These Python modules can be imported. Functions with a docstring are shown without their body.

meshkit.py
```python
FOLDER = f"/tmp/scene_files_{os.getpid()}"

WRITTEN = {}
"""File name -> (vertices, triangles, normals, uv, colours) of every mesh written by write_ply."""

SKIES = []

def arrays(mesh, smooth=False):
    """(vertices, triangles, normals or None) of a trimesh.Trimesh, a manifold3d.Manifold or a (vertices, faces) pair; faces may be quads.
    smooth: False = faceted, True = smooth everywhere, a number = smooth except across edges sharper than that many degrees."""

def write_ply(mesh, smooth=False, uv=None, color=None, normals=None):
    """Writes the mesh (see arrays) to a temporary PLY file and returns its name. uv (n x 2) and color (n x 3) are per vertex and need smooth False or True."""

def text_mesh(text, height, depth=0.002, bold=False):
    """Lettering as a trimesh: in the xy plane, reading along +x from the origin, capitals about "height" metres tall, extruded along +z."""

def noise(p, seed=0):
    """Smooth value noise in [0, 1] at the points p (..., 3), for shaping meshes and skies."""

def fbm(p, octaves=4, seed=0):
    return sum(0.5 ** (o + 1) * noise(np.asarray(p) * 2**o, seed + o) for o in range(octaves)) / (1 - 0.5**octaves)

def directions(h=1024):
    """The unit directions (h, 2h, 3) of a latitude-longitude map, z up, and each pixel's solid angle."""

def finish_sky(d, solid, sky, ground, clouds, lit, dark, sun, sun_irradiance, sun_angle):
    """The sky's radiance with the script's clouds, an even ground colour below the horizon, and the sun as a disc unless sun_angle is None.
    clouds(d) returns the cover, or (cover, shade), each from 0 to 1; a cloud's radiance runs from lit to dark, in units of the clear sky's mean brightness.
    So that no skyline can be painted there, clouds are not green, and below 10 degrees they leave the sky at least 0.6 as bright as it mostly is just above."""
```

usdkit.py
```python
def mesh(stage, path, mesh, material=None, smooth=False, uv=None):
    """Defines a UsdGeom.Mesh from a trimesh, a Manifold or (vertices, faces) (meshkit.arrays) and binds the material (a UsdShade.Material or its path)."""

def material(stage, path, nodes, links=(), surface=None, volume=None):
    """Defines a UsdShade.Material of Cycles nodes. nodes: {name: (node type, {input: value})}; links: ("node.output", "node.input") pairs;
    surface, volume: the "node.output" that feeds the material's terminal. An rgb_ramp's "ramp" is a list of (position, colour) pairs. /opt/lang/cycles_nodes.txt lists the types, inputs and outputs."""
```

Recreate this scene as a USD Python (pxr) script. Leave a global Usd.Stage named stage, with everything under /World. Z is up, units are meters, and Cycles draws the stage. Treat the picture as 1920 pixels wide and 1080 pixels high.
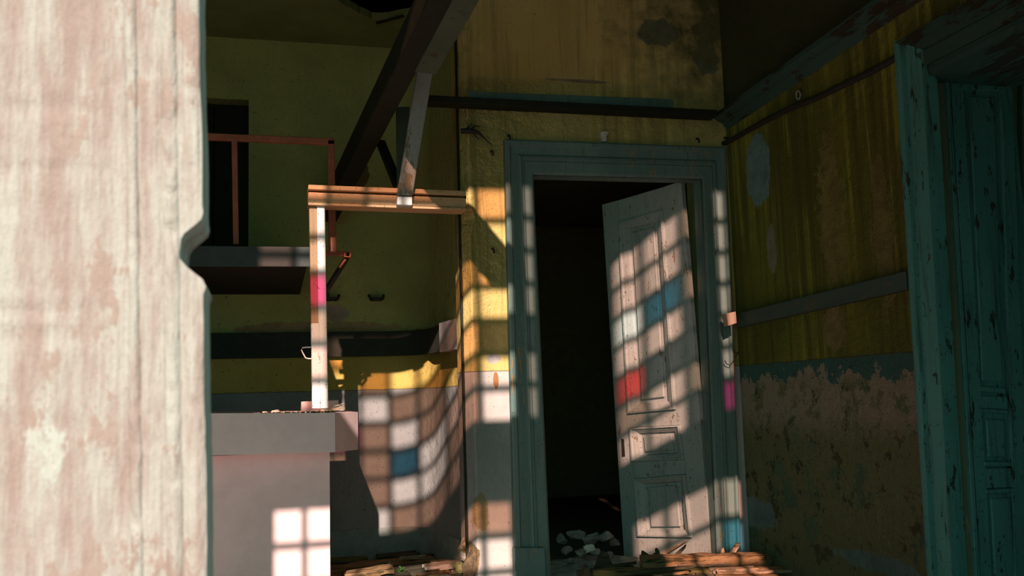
import math, random
import numpy as np
import trimesh
from shapely.geometry import Polygon, box as sbox
import usdkit, meshkit
from pxr import Usd, UsdGeom, UsdLux, UsdShade, Gf

stage = Usd.Stage.CreateInMemory()
UsdGeom.SetStageUpAxis(stage, 'Z')
UsdGeom.SetStageMetersPerUnit(stage, 1.0)
UsdGeom.Xform.Define(stage, '/World')
UsdGeom.Scope.Define(stage, '/World/Looks')

# ------------------------------------------------------------------ camera, sky, sun, exposure
FPX, YAW, PITCH, ROLL = 1750.0, math.radians(14.5), math.atan(205 / 1750), .029
EYE = np.array([0, 0, 1.25])
CF = np.array([math.sin(YAW) * math.cos(PITCH), math.cos(YAW) * math.cos(PITCH), math.sin(PITCH)])
_r0 = np.array([math.cos(YAW), -math.sin(YAW), 0]); _u0 = np.cross(_r0, CF)
CR = math.cos(ROLL) * _r0 - math.sin(ROLL) * _u0
CU = math.cos(ROLL) * _u0 + math.sin(ROLL) * _r0
cam = UsdGeom.Camera.Define(stage, '/World/camera')
cam.CreateHorizontalApertureAttr(36.0); cam.CreateVerticalApertureAttr(20.25)
cam.CreateFocalLengthAttr(36.0 * FPX / 1920)
cam.CreateFStopAttr(5.0); cam.CreateFocusDistanceAttr(6.3)
cam.CreateExposureAttr(0.0)
cam.AddTransformOp().Set(Gf.Matrix4d(*CR, 0, *CU, 0, *(-CF), 0, *EYE, 1))

SUN = np.array([.191, 1.0, -.536])              # the way the sunlight travels
def aim(d):
    z = -np.asarray(d, float) / np.linalg.norm(d); x = np.cross([0, 0, 1.0], z); x /= np.linalg.norm(x); y = np.cross(z, x)
    return Gf.Matrix4d(*x, 0, *y, 0, *z, 0, 0, 0, 0, 1)
sun = UsdLux.DistantLight.Define(stage, '/World/sun')
sun.CreateAngleAttr(.62); sun.CreateNormalizeAttr(True); sun.CreateIntensityAttr(2.2); sun.CreateColorAttr(Gf.Vec3f(1.0, .80, .70))
sun.AddTransformOp().Set(aim(SUN))
sky = UsdLux.DomeLight.Define(stage, '/World/sky')
sky.CreateIntensityAttr(.38); sky.CreateColorAttr(Gf.Vec3f(.36, 1.0, .92))

# ------------------------------------------------------------------ helpers
def ray(px, py): return CF * FPX + CR * (px - 960) - CU * (py - 540)
def onY(px, py, Y): d = ray(px, py); return EYE + d * (Y / d[1])
def onX(px, py, X): d = ray(px, py); return EYE + d * (X / d[0])
def onPlane(px, py, p, n): d = ray(px, py); return EYE + d * (np.dot(np.asarray(p) - EYE, n) / np.dot(d, n))

_names = {}
def numbered(path):
    k = _names.get(path, -1) + 1; _names[path] = k
    return path if k == 0 else f'{path}_{k:03d}'
def pth(o): return str(o.GetPath())
def keys(o, label=None, cat=None, group=None, kind=None):
    for k, v in (('label', label), ('category', cat), ('group', group), ('kind', kind)):
        if v: o.SetCustomDataByKey(k, v)
    return o
def thing(name, label=None, cat=None, group=None, kind=None, loc=(0, 0, 0), rotz=0):
    x = UsdGeom.Xform.Define(stage, numbered('/World/' + name))
    if any(loc): x.AddTranslateOp().Set(Gf.Vec3d(*map(float, loc)))
    if rotz: x.AddRotateZOp().Set(float(rotz))
    return keys(x.GetPrim(), label, cat, group, kind)
def obj(name, m, mat, parent=None, smooth=False, label=None, cat=None, group=None, kind=None):
    path = numbered((pth(parent) if parent else '/World') + '/' + name)
    return keys(usdkit.mesh(stage, path, m, mat, smooth).GetPrim(), label, cat, group, kind)

HEXF = np.array([[0, 1, 2, 3], [7, 6, 5, 4], [0, 4, 5, 1], [1, 5, 6, 2], [2, 6, 7, 3], [3, 7, 4, 0]])
def hexa(front, back):
    """front, back: four points each, in the same order round."""
    m = trimesh.Trimesh(np.vstack([front, back]), np.vstack([HEXF[:, [0, 1, 2]], HEXF[:, [0, 2, 3]]]), process=False)
    if m.volume < 0: m.invert()
    return m
def bx(x0, x1, y0, y1, z0, z1): 
    m = trimesh.creation.box([x1 - x0, y1 - y0, z1 - z0]); m.apply_translation([(x0 + x1) / 2, (y0 + y1) / 2, (z0 + z1) / 2]); return m
def cat(*ms): return trimesh.util.concatenate([m for m in ms])
def bevelled(m, r=.006):
    """a convex solid with its edges rounded off a little: hull of shrunken copies"""
    v = np.array(m.vertices); c = v.mean(0); out = []
    h = trimesh.convex.convex_hull(v)
    for p in h.vertices:
        fn = h.face_normals[[i for i, f in enumerate(h.faces) if any(np.allclose(h.vertices[j], p) for j in f)]]
        un = []
        for n in fn:
            if not any(np.dot(n, u) > .99 for u in un): un.append(n)
        s = sum(un)
        for n in un: out.append(p - (s - n) * r)
    return trimesh.convex.convex_hull(np.array(out))
def pbox(px4, Y, depth, bev=.004):
    """a bar whose front face has these four pixel corners at depth plane Y (a number or one per corner), depth metres deep"""
    Ys = [Y] * 4 if np.ndim(Y) == 0 else Y
    f = np.array([onY(*p, y) for p, y in zip(px4, Ys)]); m = hexa(f, f + [0, depth, 0])
    return bevelled(m, bev) if bev else m
def bar(p, q, w, h, up=(0, 0, 1), bev=.003):
    p, q = np.asarray(p, float), np.asarray(q, float); d = q - p; L = np.linalg.norm(d); d /= L
    s = np.cross(d, up); s /= np.linalg.norm(s); u = np.cross(s, d)
    a = np.array([-s * w / 2 - u * h / 2, s * w / 2 - u * h / 2, s * w / 2 + u * h / 2, -s * w / 2 + u * h / 2])
    m = hexa(p + a, q + a)
    return bevelled(m, bev) if bev else m
def tube(pts, r, sides=8):
    p = np.asarray(pts, float); t = np.gradient(p, axis=0); t /= np.linalg.norm(t, axis=1, keepdims=True)
    a = np.cross(t, [0.31, .2, .93]); a /= np.linalg.norm(a, axis=1, keepdims=True); b = np.cross(t, a)
    an = np.arange(sides) * 2 * np.pi / sides; rr = np.broadcast_to(r, (len(p),))
    v = (p[:, None] + rr[:, None, None] * (np.cos(an)[None, :, None] * a[:, None] + np.sin(an)[None, :, None] * b[:, None])).reshape(-1, 3)
    F = []
    for i in range(len(p) - 1):
        for j in range(sides):
            k = (j + 1) % sides; F += [[i * sides + j, i * sides + k, (i + 1) * sides + k], [i * sides + j, (i + 1) * sides + k, (i + 1) * sides + j]]
    n = len(v); v = np.vstack([v, p[0], p[-1]])
    for j in range(sides):
        k = (j + 1) % sides; F += [[n, k, j], [n + 1, (len(p) - 1) * sides + j, (len(p) - 1) * sides + k]]
    m = trimesh.Trimesh(v, F, process=False)
    return m
def extr(poly, h, T):
    """polygon (u, v) extruded by h; T maps (u, v, w) columns to world"""
    m = trimesh.creation.extrude_polygon(poly, h, engine='earcut'); v = T(np.array(m.vertices)); m = trimesh.Trimesh(v, m.faces, process=False)
    if m.volume < 0: m.invert()
    return m
def strip(rows, closed=False):
    """quads between successive rows of points"""
    r = np.array(rows); n, k = r.shape[:2]; F = []
    for i in range(n - 1):
        for j in range(k if closed else k - 1):
            a, b = i * k + j, i * k + (j + 1) % k; F += [[a, b, b + k], [a, b + k, a + k]]
    return trimesh.Trimesh(r.reshape(-1, 3), F, process=False)

# ------------------------------------------------------------------ materials: a small node builder
class Ref(str): pass
class G:
    def __init__(s): s.n, s.l, s.k = {}, [], 0
    def __call__(s, kind, out, **kw):
        s.k += 1; nm = f'n{s.k}'; vals = {}
        for a, v in kw.items():
            if isinstance(v, Ref): s.l.append((str(v), f'{nm}.{a}'))
            else: vals[a] = v
        s.n[nm] = (kind, vals); return Ref(f'{nm}.{out}')
    def pos(s, scale=(1, 1, 1), loc=(0, 0, 0)):
        p = s('geometry', 'position'); return s('mapping', 'vector', vector=p, scale=scale, location=loc)
    def noise(s, scale=4, detail=4, rough=.6, stretch=(1, 1, 1), loc=(0, 0, 0), dist=0.):
        return s('noise_texture', 'fac', vector=s.pos(stretch, loc), scale=scale, detail=detail, roughness=rough, distortion=dist)
    def step(s, v, a, b): return s('map_range', 'result', range_type='smoothstep', value=v, from_min=a, from_max=b)
    def mix(s, f, a, b, t='mix'): return s('mix', 'color', mix_type=t, fac=f, color1=a, color2=b)
    def m(s, t, a, b, c=0., clamp=False): return s('math', 'value', math_type=t, value1=a, value2=b, value3=c, use_clamp=clamp)
    def z(s): return s('separate_xyz', 'z', vector=s('geometry', 'position'))
    def blob(s, c, r, wob=.5, scale=9., seed=0.):
        """a patch with a ragged outline about the point c, radii r (three)"""
        d = s('vector_math', 'vector', vector_math_type='subtract') if 0 else None
        p = s('geometry', 'position')
        q = s('mapping', 'vector', vector=p, scale=tuple(1 / np.array(r)), location=tuple(-np.array(c) / np.array(r)))
        L = s('vector_math', 'value', math_type='length', vector1=q)
        nz = s.noise(scale, 5, .65, loc=(seed, seed * 1.7, seed * .3))
        e = s.m('multiply_add', nz, 2 * wob, -wob)
        return s('map_range', 'result', range_type='linear', value=s.m('add', L, e), from_min=1.06, from_max=.94 if wob < 1 or wob > 1.1 else .1, to_min=0., to_max=1.)
    def out(s, name, color, rough=.75, height=None, bump=.4, dist=.006, spec=.25, metallic=0., extra=None):
        kw = dict(base_color=color, roughness=rough, specular_ior_level=spec, metallic=metallic)
        if height is not None: kw['normal'] = s('bump', 'normal', height=height, strength=bump, distance=dist)
        if extra: kw.update(extra)
        b = s('principled_bsdf', 'BSDF', **kw)
        return usdkit.material(stage, '/World/Looks/' + name, s.n, s.l, surface=str(b))

def painted(name, base, under, peel=.3, peel_scale=14, stretch=(1, 1, .25), dirt=(.10, .085, .05), dirt_amt=.45, rough=.6, bump=.45, second=None, chips=.0):
    """old oil paint on wood: streaks of dirt along the grain, peeled places that show what lies under"""
    g = G()
    grain = g.noise(30, 3, .6, stretch=(1, 1, .06) if stretch[2] < 1 else (.06, 1, 1))
    big = g.noise(2.2, 4, .6, stretch=stretch)
    pe = g.noise(peel_scale, 6, .7, stretch=stretch, loc=(3.1, 7.7, 1.3))
    pm = g.step(pe, .64 - peel * .2, .66 - peel * .2)
    c = g.mix(g.step(big, .3, .72), base, second or tuple(.72 * np.array(base)))
    c = g.mix(g.m('multiply', g.step(grain, .52, .75), dirt_amt), c, dirt)
    c = g.mix(pm, c, under)
    sp = g.noise(70, 2, .5, loc=(9, 2, 5)); c = g.mix(g.m('multiply', g.step(sp, .66, .70), .75), c, dirt)
    h = g.m('subtract', g.m('multiply_add', grain, .25, g.m('multiply', big, .1)), g.m('multiply', pm, .35))
    return g.out(name, c, rough, h, bump, .008)

def plaster(name, upper, lower, zsplit, lines=(), blobs=(), streak=.5, upper2=None, lower2=None, rough=.85, mottle=0., mottle_col=(.2, .15, .08), band=None, drip=(.10, .09, .03), low_dirt=.0, haze=.5, split_wob=.012, top=None):
    """limewashed wall in two colours parted at height zsplit, stained by runs of water, with patches lost and some shade painted in"""
    g = G(); z = g.z()
    big = g.noise(1.3, 5, .62); fine = g.noise(9, 5, .65, loc=(4, 4, 4)); run = g.noise(7, 4, .6, stretch=(1, 1, .05), loc=(2, 8, 0)); runb = g.noise(2.1, 3, .6, stretch=(1, 1, .09), loc=(5, 1, 0))
    up = g.mix(g.step(big, .32, .68), upper, upper2 or tuple(.66 * np.array(upper)))
    up = g.mix(g.m('multiply', g.step(run, .5, .72), streak), up, drip)
    up = g.mix(g.m('multiply', g.step(runb, .55, .66), streak * .8), up, tuple(.55 * np.array(upper)))
    run2 = g.noise(15, 5, .6, stretch=(1, 1, .035), loc=(8, 3, 1)); mask = g.step(g.noise(1.7, 3, .6, loc=(3, 9, 2)), .42, .62)
    up = g.mix(g.m('multiply', g.m('multiply', g.step(run2, .54, .60), mask), streak), up, tuple(1.5 * np.array(upper)))
    up = g.mix(g.m('multiply', g.step(run2, .46, .41), streak * .8), up, drip)
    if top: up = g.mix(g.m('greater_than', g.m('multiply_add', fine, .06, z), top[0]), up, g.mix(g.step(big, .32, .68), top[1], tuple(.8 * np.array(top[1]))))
    lo = g.mix(g.step(big, .35, .65), lower, lower2 or tuple(.8 * np.array(lower)))
    lo = g.mix(g.m('multiply', g.step(fine, .5, .72), haze), lo, tuple(.62 * np.array(lower)))
    if mottle:
        mo = g.noise(3.2, 7, .72, loc=(1, 3, 9)); mm = g.step(mo, .5 - .1 * mottle, .53 - .1 * mottle)
        lo = g.mix(mm, lo, mottle_col)
        mo2 = g.noise(5.5, 7, .75, loc=(7, 3, 2)); lo = g.mix(g.step(mo2, .56, .585), lo, tuple(.4 * np.array(mottle_col)))
    if band:                                   # a painted line along the top of the dado, partly flaked off
        bz, bh, bc, under = band
        fl = g.noise(7.0, 6, .7, loc=(2, 5, 8))
        lim = g.m('multiply_add', fl, .55, bz - bh - .275)
        under_m = g.step(z, bz - .52, bz - .30); lo = g.mix(g.m('multiply', under_m, g.step(g.noise(6, 6, .7, loc=(3, 3, 1)), .42, .5)), lo, under)
        lo = g.mix(g.step(z, bz - .17, bz - .09), lo, under)
        lo = g.mix(g.m('greater_than', z, lim), lo, bc)
    edge = g.m('multiply_add', fine, split_wob, zsplit - split_wob / 2)
    c = g.mix(g.m('greater_than', z, edge), lo, up)
    ln = g.m('absolute', g.m('subtract', z, edge), 0.); c = g.mix(g.m('multiply', g.step(ln, .006, .002), .6), c, (.05, .04, .025))
    if low_dirt: c = g.mix(g.m('multiply', g.step(g.m('multiply_add', big, .5, z), .75, .35), low_dirt), c, (.12, .10, .06))
    hh = g.m('multiply_add', fine, .5, g.m('multiply', big, .6))
    for i, (cc, rr, col, wob) in enumerate(blobs):
        bm = g.blob(cc, rr, wob, 7. + i % 3 * 3, i * 1.37 + .5); c = g.mix(bm, c, g.mix(g.step(fine, .3, .7), col, tuple(.7 * np.array(col))))
        hh = g.m('subtract', hh, g.m('multiply', bm, .6))
    sp = g.noise(55, 2, .5, loc=(9, 2, 5)); c = g.mix(g.m('multiply', g.step(sp, .69, .72), .7), c, (.05, .04, .02))
    return g.out(name, c, rough, hh, .5, .015, spec=.15)

def flat(name, col, rough=.7, var=.75, scale=12, bump=.3, metallic=0., spec=.25):
    g = G(); n = g.noise(scale, 5, .65); c = g.mix(g.step(n, .3, .7), col, tuple(var * np.array(col)))
    return g.out(name, c, rough, n, bump, .006, spec, metallic)

def pane_mat(name, tint, rough_mix=.06):
    g = G(); t = g('transparent_bsdf', 'BSDF', color=tint); gl = g('glossy_bsdf', 'BSDF', color=(.8, .8, .8), roughness=.05)
    s = g('mix_closure', 'closure', fac=g('fresnel', 'fac', IOR=1.45), closure1=t, closure2=gl)
    return usdkit.material(stage, '/World/Looks/' + name, g.n, g.l, surface=str(s))

OCHRE, MAUVE = (.62, .465, .18), (.54, .47, .44)
TEAL, GREYP = (.105, .32, .30), (.43, .395, .365)
ZD = 1.425                                          # top of the painted dado
pil = lambda px, py: tuple(onY(px, py, 6.0))
M_back = plaster('plaster_back', OCHRE, MAUVE, ZD, streak=.35, upper2=(.52, .37, .12), haze=.25,
    blobs=[(pil(930, 714), (.018, .2, .055), (.38, .17, .07), .35), (pil(902, 960), (.05, .3, .12), (.46, .33, .18), .75), (pil(884, 1055), (.05, .3, .14), (.24, .15, .07), .5),
           (pil(925, 672), (.05, .3, .03), (.46, .40, .37), .5), (pil(1235, 60), (.16, .3, .10), (.18, .19, .13), .7), (pil(1325, 110), (.10, .3, .12), (.16, .20, .15), .7), (pil(1350, 40), (.85, .3, .95), (.12, .115, .045), 1.01), (pil(1090, 152), (.25, .3, .012), (.30, .22, .14), .9)])  # widest soft blob: upper right corner shade, with some mould, painted in
alc = lambda px, py: tuple(onY(px, py, 7.7))
M_alcove = plaster('plaster_alcove', (.58, .40, .11), (.31, .295, .285), 1.345, streak=.08, upper2=(.50, .33, .08), haze=.3, split_wob=.02, top=(1.72, (.36, .37, .125)),
    blobs=[(alc(632, 588), (.11, .5, .07), (.33, .27, .20), .6), (alc(800, 640), (.5, .5, .10), (.36, .22, .07), .7), (alc(672, 328), (.09, .5, .12), (.14, .10, .04), .5), (alc(600, 615), (.6, .5, .05), (.34, .25, .12), .9)])
rw = lambda px, py: tuple(onX(px, py, 3.19))
M_right = plaster('plaster_right', (.155, .155, .024), (.085, .135, .08), ZD, streak=.8, upper2=(.09, .097, .017), mottle=.9, mottle_col=(.135, .14, .068), drip=(.07, .07, .015), top=(3.22, (.05, .055, .022)), low_dirt=.3,  # top: wall above the rail darkened, shade painted into the colour
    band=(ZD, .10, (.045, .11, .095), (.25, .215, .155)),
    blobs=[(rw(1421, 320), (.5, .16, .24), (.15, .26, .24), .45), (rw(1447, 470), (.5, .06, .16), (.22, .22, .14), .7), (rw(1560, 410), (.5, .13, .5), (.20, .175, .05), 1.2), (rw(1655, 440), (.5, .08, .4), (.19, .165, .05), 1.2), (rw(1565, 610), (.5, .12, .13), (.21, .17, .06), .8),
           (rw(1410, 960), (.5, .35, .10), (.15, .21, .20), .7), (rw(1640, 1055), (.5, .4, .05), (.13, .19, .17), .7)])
M_hall = plaster('plaster_hall', (.30, .27, .13), (.25, .24, .22), ZD, streak=.4)
M_facade = flat('facade_render', (.34, .32, .29), .9, .8)
M_ceil = flat('ceiling_plaster', (.25, .25, .13), .9, .8, 3)
M_dark = flat('near_black', (.018, .018, .010), .9)  # plain near-black base for recess, shutters, void and deck
M_hallway = flat('dark_corridor_plaster', (.34, .26, .13), .9)
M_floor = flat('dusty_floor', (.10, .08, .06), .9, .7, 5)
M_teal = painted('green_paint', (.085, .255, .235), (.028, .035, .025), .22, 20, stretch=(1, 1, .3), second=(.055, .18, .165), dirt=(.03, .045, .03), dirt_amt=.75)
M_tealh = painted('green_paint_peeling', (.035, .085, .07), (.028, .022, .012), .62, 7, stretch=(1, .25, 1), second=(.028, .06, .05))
M_case = painted('casing_paint', (.185, .275, .255), (.45, .24, .09), .12, 18, stretch=(1, 1, .08), second=(.13, .20, .185), dirt_amt=.6)
M_door = painted('door_paint', (.37, .41, .385), (.20, .15, .10), .12, 22, stretch=(1, 1, .5), second=(.31, .345, .325), dirt_amt=.35)
def jamb_mat():
    g = G(); v = g.noise(5, 6, .68, stretch=(1, 1, .22), loc=(2, 5, 1)); w = g.noise(26, 6, .72, stretch=(1, 1, .12), loc=(7, 1, 4)); f = g.noise(160, 3, .6, stretch=(1, 1, .05)); d = g.noise(11, 6, .75, stretch=(1, 1, .5), loc=(4, 4, 2))
    a = g.m('multiply_add', w, .75, g.m('multiply', v, .4))
    c = g.mix(g.step(a, .44, .66), (.235, .165, .147), (.315, .29, .262))
    c = g.mix(g.step(d, .56, .60), c, (.255, .185, .16)); c = g.mix(g.m('multiply', g.step(f, .42, .7), .35), c, (.20, .14, .12))
    c = g.mix(g.step(g.noise(8, 6, .75, stretch=(1, 1, .35), loc=(9, 9, 3)), .62, .66), c, (.33, .32, .29))
    return g.out('weathered_white_paint', c, .8, g.m('multiply_add', w, .6, g.m('multiply', d, .9)), 1.0, .012, .2)
M_jamb = jamb_mat()
M_white = painted('white_paint', (.78, .74, .70), (.48, .36, .26), .12, 22, dirt_amt=.2)
M_mauve = flat('mauve_plaster', (.96, .70, .69), .85, .9, 6, .2)
M_pine = painted('bare_pine', (.60, .37, .20), (.45, .26, .13), .2, 12, stretch=(.2, 1, 1), second=(.52, .30, .15), dirt_amt=.3)
M_pinev = painted('bare_pine_upright', (.38, .23, .13), (.42, .24, .12), .2, 12, second=(.31, .18, .09), dirt_amt=.3)
M_rafter = painted('rafter_paint', (.075, .10, .07), (.05, .045, .025), .25, 10, second=(.055, .075, .05))
M_darkwood = flat('dark_wood', (.022, .024, .014), .8, .7, 9)
M_rust = flat('red_lead_paint', (.36, .115, .06), .6, .7, 15)
M_iron = flat('dark_iron', (.035, .03, .025), .6, .7, 20)
M_steelp = flat('grey_fascia_paint', (.05, .058, .055), .6, .8, 10)
def wood(name, a, b, dirt):
    g = G(); t = g.noise(5, 5, .7); s2 = g.noise(34, 5, .7, stretch=(.14, 1, 1), loc=(1, 2, 3)); c = g.mix(g.step(t, .35, .65), a, b); c = g.mix(g.step(s2, .5, .62), c, dirt)
    return g.out(name, c, .85, s2, .8, .01, .15)
M_rot = [wood('rotten_wood', (.34, .215, .11), (.22, .12, .05), (.06, .045, .02)), wood('rotten_wood_pale', (.50, .36, .25), (.36, .24, .14), (.13, .09, .05)), wood('rotten_wood_dark', (.09, .08, .05), (.06, .05, .03), (.03, .03, .02)), wood('painted_board', (.55, .45, .41), (.45, .36, .31), (.30, .17, .06)), wood('mossy_board', (.20, .15, .06), (.12, .12, .04), (.05, .05, .02))]
M_brick = flat('crumbling_render', (.20, .13, .075), .95, .4, 22, .9)
M_rubble = flat('rubble_plaster', (.36, .34, .30), .9, .5, 14, .6)
M_crumb = flat('plaster_crumbs', (.74, .66, .54), .9, .7, 20, .6)
M_grit = flat('gritty_dirt', (.16, .13, .07), .95, .4, 40, .8)
PANES = {k: pane_mat('glass_' + k, c) for k, c in dict(clear=(1, 1, 1), tan=(.62, .50, .43), red=(.74, .10, .08), magenta=(.74, .10, .42), blue=(.08, .31, .42), sky=(.36, .60, .72), dull=(.22, .20, .22), dim=(.62, .48, .42), dust=(.92, .77, .73)).items()}
M_muntin = flat('window_paint', (.45, .45, .42), .6)

# ------------------------------------------------------------------ the shell of the room
XR, YB = 3.19, 6.0
def xz(Y): return lambda v: np.c_[v[:, 0], Y + v[:, 2], v[:, 1]]
def yz(X): return lambda v: np.c_[X + v[:, 2], v[:, 0], v[:, 1]]
# back wall: a pilaster with a worn left arris, the piece over the door, the piece right of it
def pilaster():
    rng = np.random.RandomState(4); rows = []
    for zz in np.linspace(-.05, 6.6, 260):
        n = meshkit.fbm(np.array([[zz * 7, 1.3, 2.]]), 4, 3)[0] - .5; k = max(0, meshkit.fbm(np.array([[zz * 3.1, 5., 2.]]), 5, 8)[0] - .60)
        e = 1.272 + .012 * n + .22 * k; s = .010 * n
        rows.append([[1.62, YB, zz], [e + .012, YB, zz], [e, YB + .008 + .1 * k, zz], [1.238 + s, YB + .10, zz], [1.236, YB + .20, zz], [1.236, YB + .34, zz], [1.62, YB + .34, zz]])
    m = strip(rows, True)
    if m.volume < 0: m.invert()
    return m
DX0, DX1, DZ = 1.62, 3.02, 2.86                      # rough opening of the far door
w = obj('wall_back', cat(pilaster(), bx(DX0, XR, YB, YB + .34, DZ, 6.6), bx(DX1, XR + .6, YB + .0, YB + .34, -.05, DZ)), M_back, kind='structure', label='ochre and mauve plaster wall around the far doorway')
# alcove wall: straight back, round corner, splayed right-hand wall
prof = [(-3.2, 7.7), (.93, 7.7)]
for a in np.linspace(-90, -4, 12): prof.append((.93 + .335 * math.cos(math.radians(a)), 7.37 + -.33 * math.sin(math.radians(a))))
prof += [(1.29, 7.15), (1.345, 6.73), (1.40, 6.30)]
prof = np.array(prof)
NRM = np.gradient(prof, axis=0); NRM = np.c_[-NRM[:, 1], NRM[:, 0]] / np.linalg.norm(NRM, axis=1, keepdims=True)
if NRM[0][1] > 0: NRM = -NRM                        # towards the room
def inset(d): return prof + NRM * d
wx0, wz0 = onY(330, 462, 7.7)[[0, 2]]; wx1, wz1 = onY(463, 187, 7.7)[[0, 2]]; wx1 = onY(466, 330, 7.7)[0]
rows = [[(x, y, zz) for x, y in prof[1:]] for zz in (0., 4.4)]
back_left = extr(sbox(-3.2, 0, prof[1][0], 4.4).difference(sbox(wx0, wz0, wx1, wz1)), .25, xz(7.7))
curve = cat(strip(rows), strip([[(x + .3, y + .25, zz) for x, y in prof[1:]] for zz in (0., 4.4)]))
obj('wall_alcove', cat(back_left, curve), M_alcove, smooth=40, kind='structure', label='dim ochre alcove wall curving round to the pilaster')
wn = thing('window_2', kind='structure', label='dark blind window high on the alcove wall')
obj('recess', cat(bx(wx0 - .05, wx1 + .05, 7.95, 7.97, wz0 - .05, wz1 + .05)), M_dark, wn)
obj('shutter', bx(wx0, wx0 + (wx1 - wx0) * .48, 7.86, 7.89, wz0, wz1), M_dark, wn); obj('shutter', bx(wx0 + (wx1 - wx0) * .5, wx1, 7.86, 7.89, wz0, wz1), M_dark, wn)
# skirting and projecting ledge that run round the alcove
def along(z0, z1, d, sl=slice(None)):
    a, b = prof[sl] + NRM[sl] * .0, prof[sl] + NRM[sl] * d
    return strip([[(*p, z0) for p in a], [(*p, z0) for p in b], [(*p, z1) for p in b], [(*p, z1) for p in a]])
obj('baseboard_alcove', along(-.02, .24, .03), flat('skirting_paint', (.30, .31, .28), .7), smooth=30, kind='structure', label='painted skirting at the foot of the alcove wall')
zl0, zl1 = onY(740, 667, 7.66)[2], onY(640, 622, 7.66)[2]
M_ledge = flat('ledge_paint', (.03, .034, .024), .8)
lg = thing('trim_1', kind='structure', label='projecting plaster ledge along the alcove wall')
obj('ledge', along(zl0, zl1, .05), M_ledge, lg, smooth=30)
q = [prof[-1], prof[-2], prof[-3]]; y0 = 6.98
def onR(Y): return np.interp(-Y, -prof[::-1][:, 1][::-1], prof[::-1][:, 0][::-1]) if 0 else float(np.interp(Y, prof[::-1][:, 1], prof[::-1][:, 0]))
e0, e1 = 6.30, 7.02
pl = Polygon([(onR(e0) + .05, e0), (onR(e0) - .075, e0), (onR(e1) - .075, e1), (onR(e1) + .05, e1)])
obj('ledge_box', extr(pl, zl1 - zl0 + .02, lambda v: np.c_[v[:, 0], v[:, 1], v[:, 2] + zl0 - .01]), flat('ledge_box_paint', (.46, .37, .345), .8), lg)
# right wall with the near doorway
JY, NY, LZ = 3.95, 2.35, 2.80                        # far jamb, near jamb, lintel
rp = sbox(1.46, -.05, YB + .34, 6.6).difference(sbox(NY, -.1, JY, LZ))
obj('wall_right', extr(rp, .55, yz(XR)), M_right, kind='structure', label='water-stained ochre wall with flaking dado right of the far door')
obj('wall_left', bx(-4.2, -4.0, 1.45, 6.4, -.05, 6.6), M_hall, kind='structure', label='hall side wall left of the frame')
obj('wall_alcove_side', bx(-3.3, -3.2, 6.0, 8.0, -.05, 4.5), M_hall, kind='structure', label='alcove side wall left of the frame')
obj('wall_over_alcove', cat(bx(-4.0, 1.236, YB, YB + .3, 4.25, 6.6), bx(-4.0, -3.2, YB, YB + .3, 0, 4.25)), M_hall, kind='structure', label='wall above the opening of the alcove')
obj('ceiling', bx(-4.2, XR + .6, 1.4, 6.4, 6.6, 6.75), M_ceil, kind='structure', label='high plaster ceiling of the hall')
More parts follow.
